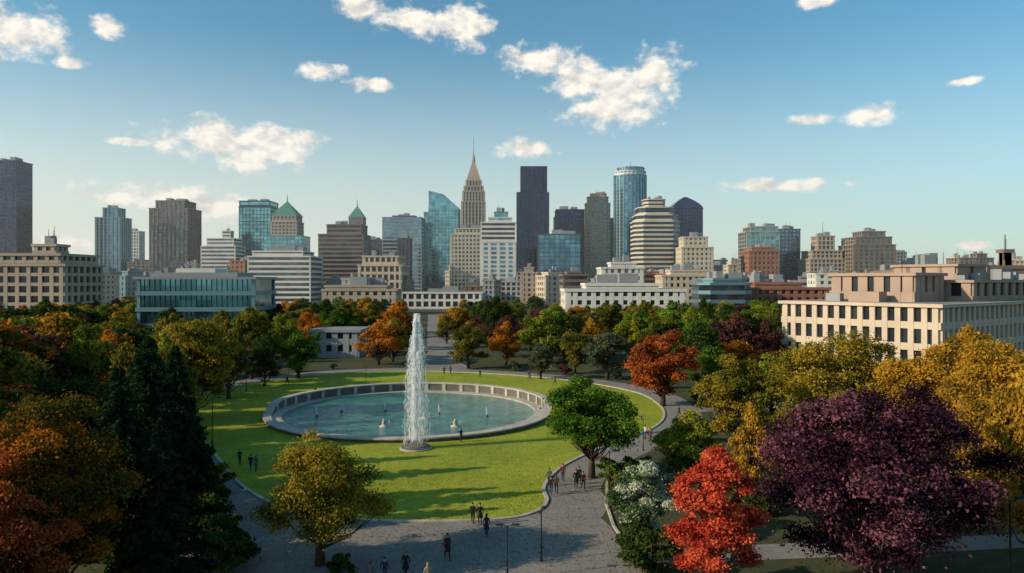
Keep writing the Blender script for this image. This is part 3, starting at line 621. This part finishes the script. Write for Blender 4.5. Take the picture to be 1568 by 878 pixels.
# fallen leaves on the paving and turf (one object)
g=np.random.default_rng(3); nl=7000
c=np.stack([g.uniform(-26,14,nl),46+g.random(nl)*30,np.full(nl,0.05)],1); t1=g.normal(size=(nl,3))*np.array([1,1,0.15]); t1/=np.linalg.norm(t1,axis=1)[:,None]; t2=np.cross(t1,[0,0,1.0])
link('fallen_leaves',mesh_np('fallen_leaves',[],[],quads(c,t1*0.07,t2*0.05),[LM['gold']],g.random(nl)))
# ------------------------------------------------------------ street lamps
def lamp_mesh(h=5.0,double=False):
    mb=MB(); mb.lathe([(0.16,0),(0.16,0.12),(0.09,0.2),(0.085,0.9),(0.055,0.95),(0.045,h)],W_metal,10)
    sides=(-1,1) if double else (1,)
    for s in sides:
        mb.tube([(0,0,h-0.1),(s*0.25,0,h+0.02),(s*0.45,0,h+0.05)],[0.035,0.03,0.03],W_metal,6)
        x0,x1=sorted((s*0.3,s*0.95)); mb.prism(rect(x0,x1,-0.17,0.17),h+0.04,h+0.14,W_metal,top=rect(x0+0.05,x1-0.05,-0.12,0.12))
        mb.box(x0+0.06,x1-0.06,-0.12,0.12,h+0.02,h+0.037,W_white)
    return mb.mesh('lamp')
l1=lamp_mesh(5.2); l2=lamp_mesh(4.2,True)
def lamp(px,base,top,me,rz,h):
    D=GD(base); s=(base-top)/F*D/h; link('street_lamp',me,(WX(px,D),D,0),rz,s)
lamp(777,888,805,l2,0.0,4.2); lamp(933,782,692,l1,0.2,5.2); lamp(829,860,782,l2,1.3,4.2); lamp(325,688,610,l1,0,5.2); lamp(377,600,546,l1,0,5.2)
lamp(1547,925,766,l1,0.1,5.2); lamp(812,580,548,l1,0,5.2); lamp(985,690,640,l1,2,5.2); lamp(650,580,550,l2,0,4.2); lamp(560,592,560,l1,3,5.2)
# ------------------------------------------------------------ people
skinm=mat('skin',(0.40,0.25,0.18),0.6); shoe=mat('shoe_leather',(0.02,0.02,0.02),0.5)
clothes={k:mat('cloth_'+k,c,0.9) for k,c in {'black':(0.015,0.015,0.018),'navy':(0.02,0.025,0.05),'red':(0.16,0.025,0.025),'grey':(0.10,0.10,0.11),'beige':(0.30,0.23,0.16),'denim':(0.04,0.06,0.11),'white':(0.5,0.5,0.48),'brown':(0.10,0.06,0.04),'burgundy':(0.05,0.012,0.018)}.items()}
hairs=[mat('hair_dark',(0.02,0.014,0.01),0.6),mat('hair_brown',(0.07,0.04,0.02),0.6),mat('hair_blond',(0.3,0.2,0.09),0.6)]
def person_mesh(name,stride,arm,female,coat,bend=0.0):
    J=[];Rr=[];E=[]
    def a(p,r,par=None):
        J.append(p);Rr.append(r)
        if par is not None: E.append((par,len(J)-1))
        return len(J)-1
    sw=0.185 if not female else 0.165
    pel=a((0,0,.95),(.15,.11)); ab=a((0,0,1.12),(.125,.095),pel); ch=a((0,-bend*.3,1.33),(.165,.115),ab); ne=a((0,-.01-bend*.4,1.49),(.06,.06),ch); hd=a((0,-.02-bend*.5,1.58),(.07,.085),ne); ht=a((0,-.02-bend*.5,1.70),(.075,.09),hd)
    hands=[]
    for s in (-1,1):
        f=stride*s
        hp=a((s*.095,0,.88),(.095,.095),pel); kn=a((s*.10,-.25*f-.03*abs(stride),.49),(.062,.062),hp); an=a((s*.10,-.42*f+.10*max(0,-f)*2,.10+.10*max(0,-f)),(.042,.042),kn); to=a((s*.115,-.42*f-.17+.08*max(0,-f),.045+.03*max(0,-f)),(.042,.028),an)
        shd=a((s*sw,0,1.41),(.062,.062),ch); elb=a((s*(sw+.07),.10*f*arm+.03,1.14),(.043,.043),shd); wr=a((s*(sw+.06),.24*f*arm-.06,.92),(.028,.028),elb); pm=a((s*(sw+.05),.27*f*arm-.08,.84),(.034,.02),wr)
        hands.append((J[pm],s)); 
    me=bpy.data.meshes.new(name); me.from_pydata(J,E,[]); ob=bpy.data.objects.new(name,me); scene.collection.objects.link(ob)
    md=ob.modifiers.new('s','SKIN')
    if not me.skin_vertices:
        bpy.context.view_layer.objects.active=ob; ob.select_set(True); bpy.ops.mesh.customdata_skin_add()
    for i,sv in enumerate(me.skin_vertices[0].data): sv.radius=Rr[i]; sv.use_root=(i==0)
    md.use_smooth_shade=True; sb=ob.modifiers.new('sub','SUBSURF'); sb.levels=2
    dg=bpy.context.evaluated_depsgraph_get(); ev=ob.evaluated_get(dg); src=ev.to_mesh()
    mb=MB()
    verts=[tuple(v.co) for v in src.vertices]; faces=[];fm=[]
    for p in src.polygons:
        c=p.center; x,y,z=c
        hx=any((c-Vector(h[0])).length<0.085 for h in hands)
        if z>1.485 or hx: k=0
        elif z<0.1: k=3
        elif z<(0.62 if coat else 0.93) and abs(x)<0.25: k=2
        elif z<0.93 and abs(x)>sw+0.02: k=1
        elif z<0.93 and not coat: k=2
        else: k=1
        faces.append(tuple(p.vertices)); fm.append(k)
    ev.to_mesh_clear(); bpy.data.objects.remove(ob)
    mb.v=verts; mb.f=faces; mb.m=fm; D_=[bpy.data.materials.new('slot') for _ in range(5)]; mb.mats=D_
    for (h,s) in hands:
        for q in range(4):
            ln=(0.07,0.085,0.08,0.06)[q]; y=h[1]-0.03+q*0.02; mb.tube([(h[0],y,h[2]-.02),(h[0]-s*.004,y,h[2]-.03-ln*.6),(h[0]-s*.018,y,h[2]-.03-ln)],[.010,.009,.007],D_[0],5)
        mb.tube([(h[0],h[1]-.03,h[2]+.02),(h[0]-s*.01,h[1]-.06,h[2]-.02),(h[0]-s*.012,h[1]-.06,h[2]-.05)],[.012,.010,.008],D_[0],5)
    hy=-.02-bend*.5; mb.tube([(0,hy-.085,1.66),(0,hy-.115,1.625)],[.008,.016],D_[0],6)
    for s in (-1,1): mb.tube([(s*.075,hy,1.66),(s*.085,hy+.01,1.63)],[.02,.014],D_[0],6)
    def ell(cx,cy,cz,rx,ry,rz,z0,m):
        k=len(mb.v); n=12; ks=7
        for i in range(ks+1):
            ph=math.pi/2-(math.pi/2-z0)*i/ks
            for j in range(n): th=2*math.pi*j/n; mb.v.append((cx+rx*math.cos(ph)*math.cos(th),cy+ry*math.cos(ph)*math.sin(th),cz+rz*math.sin(ph)))
        for i in range(ks):
            for j in range(n): mb.f.append((k+i*n+j,k+(i+1)*n+j,k+(i+1)*n+(j+1)%n,k+i*n+(j+1)%n)); mb.m.append(D_.index(m))
    ell(0,hy+.018,1.685,.092,.105,.105,-0.25,D_[4])
    if female: ell(0,hy+.06,1.62,.085,.06,.17,-1.4,D_[4])
    if coat:
        k=len(mb.v); n=16
        for z,r1,r2 in ((1.0,.165,.125),(.8,.20,.17),(.6,.235,.22)):
            for j in range(n): th=2*math.pi*j/n; mb.v.append((r1*math.cos(th),r2*math.sin(th),z))
        for i in range(2):
            for j in range(n): mb.f.append((k+i*n+j,k+(i+1)*n+j,k+(i+1)*n+(j+1)%n,k+i*n+(j+1)%n)); mb.m.append(1)
    me=mb.mesh(name); me.polygons.foreach_set('use_smooth',[True]*len(me.polygons)); return me
PM=[person_mesh('walker_m',0.75,1,False,False),person_mesh('walker_f',0.6,1,True,True),person_mesh('stander_m',0.08,0.3,False,False),person_mesh('walker_f2',0.7,1,True,False),person_mesh('stander_coat',0.1,.3,False,True,.05)]
def person(px,py,k,top,bot,rz,hair=0,s=1.0,name=None):
    x,y=G(px,py); o=link(name or ('woman' if k in(1,3) else 'man'),PM[k],(x,y,0.02),rz,s)
    for i,m in enumerate([skinm,clothes[top],clothes[bot],shoe,hairs[hair]]): o.material_slots[i].link='OBJECT'; o.material_slots[i].material=m
for a in [(685,858,1,'burgundy','black',0.3,0,1.08),(621,886,1,'black','black',-0.2,1,1.05),(589,894,0,'navy','denim',2.8,0,1.0),(567,900,3,'grey','black',3.0,1,1.0),(655,904,3,'beige','denim',0.2,2,1.0),
(358,856,1,'burgundy','black',3.3,0,1.06),(724,803,0,'black','black',3.1,0,1.0),(735,805,4,'black','navy',3.2,0,1.04),(745,823,1,'navy','black',3.0,0,1.04),
(844,759,0,'black','denim',2.9,0,1.02),(852,756,3,'brown','black',3.1,1,1.0),(862,738,0,'red','navy',3.0,0,1.02),(882,748,4,'black','black',0.2,0,1.04),(893,751,0,'burgundy','black',0.1,0,1.02),(887,742,1,'black','black',0,0,1.0),(841,745,0,'grey','black',3,0,1),
(367,713,3,'navy','black',0.2,0,1.0),(384,722,0,'black','denim',0,0,1.0),(392,723,1,'grey','black',3.1,1,1.0),(996,678,0,'red','navy',2.4,0,1.0),(988,672,3,'white','denim',2.4,1,1.0),
(483,608,0,'black','black',1,0,1),(563,600,3,'navy','black',0,0,1),(680,574,0,'black','black',0,0,1),(690,573,3,'red','black',3,0,1),(735,578,4,'navy','black',1,0,1),(810,581,0,'black','denim',2,0,1),(706,677,2,'black','black',1,0,1),(850,590,3,'black','black',1,0,1),(1040,640,0,'navy','black',1,0,1),(440,590,0,'black','black',1,0,1)]:
    person(*a)
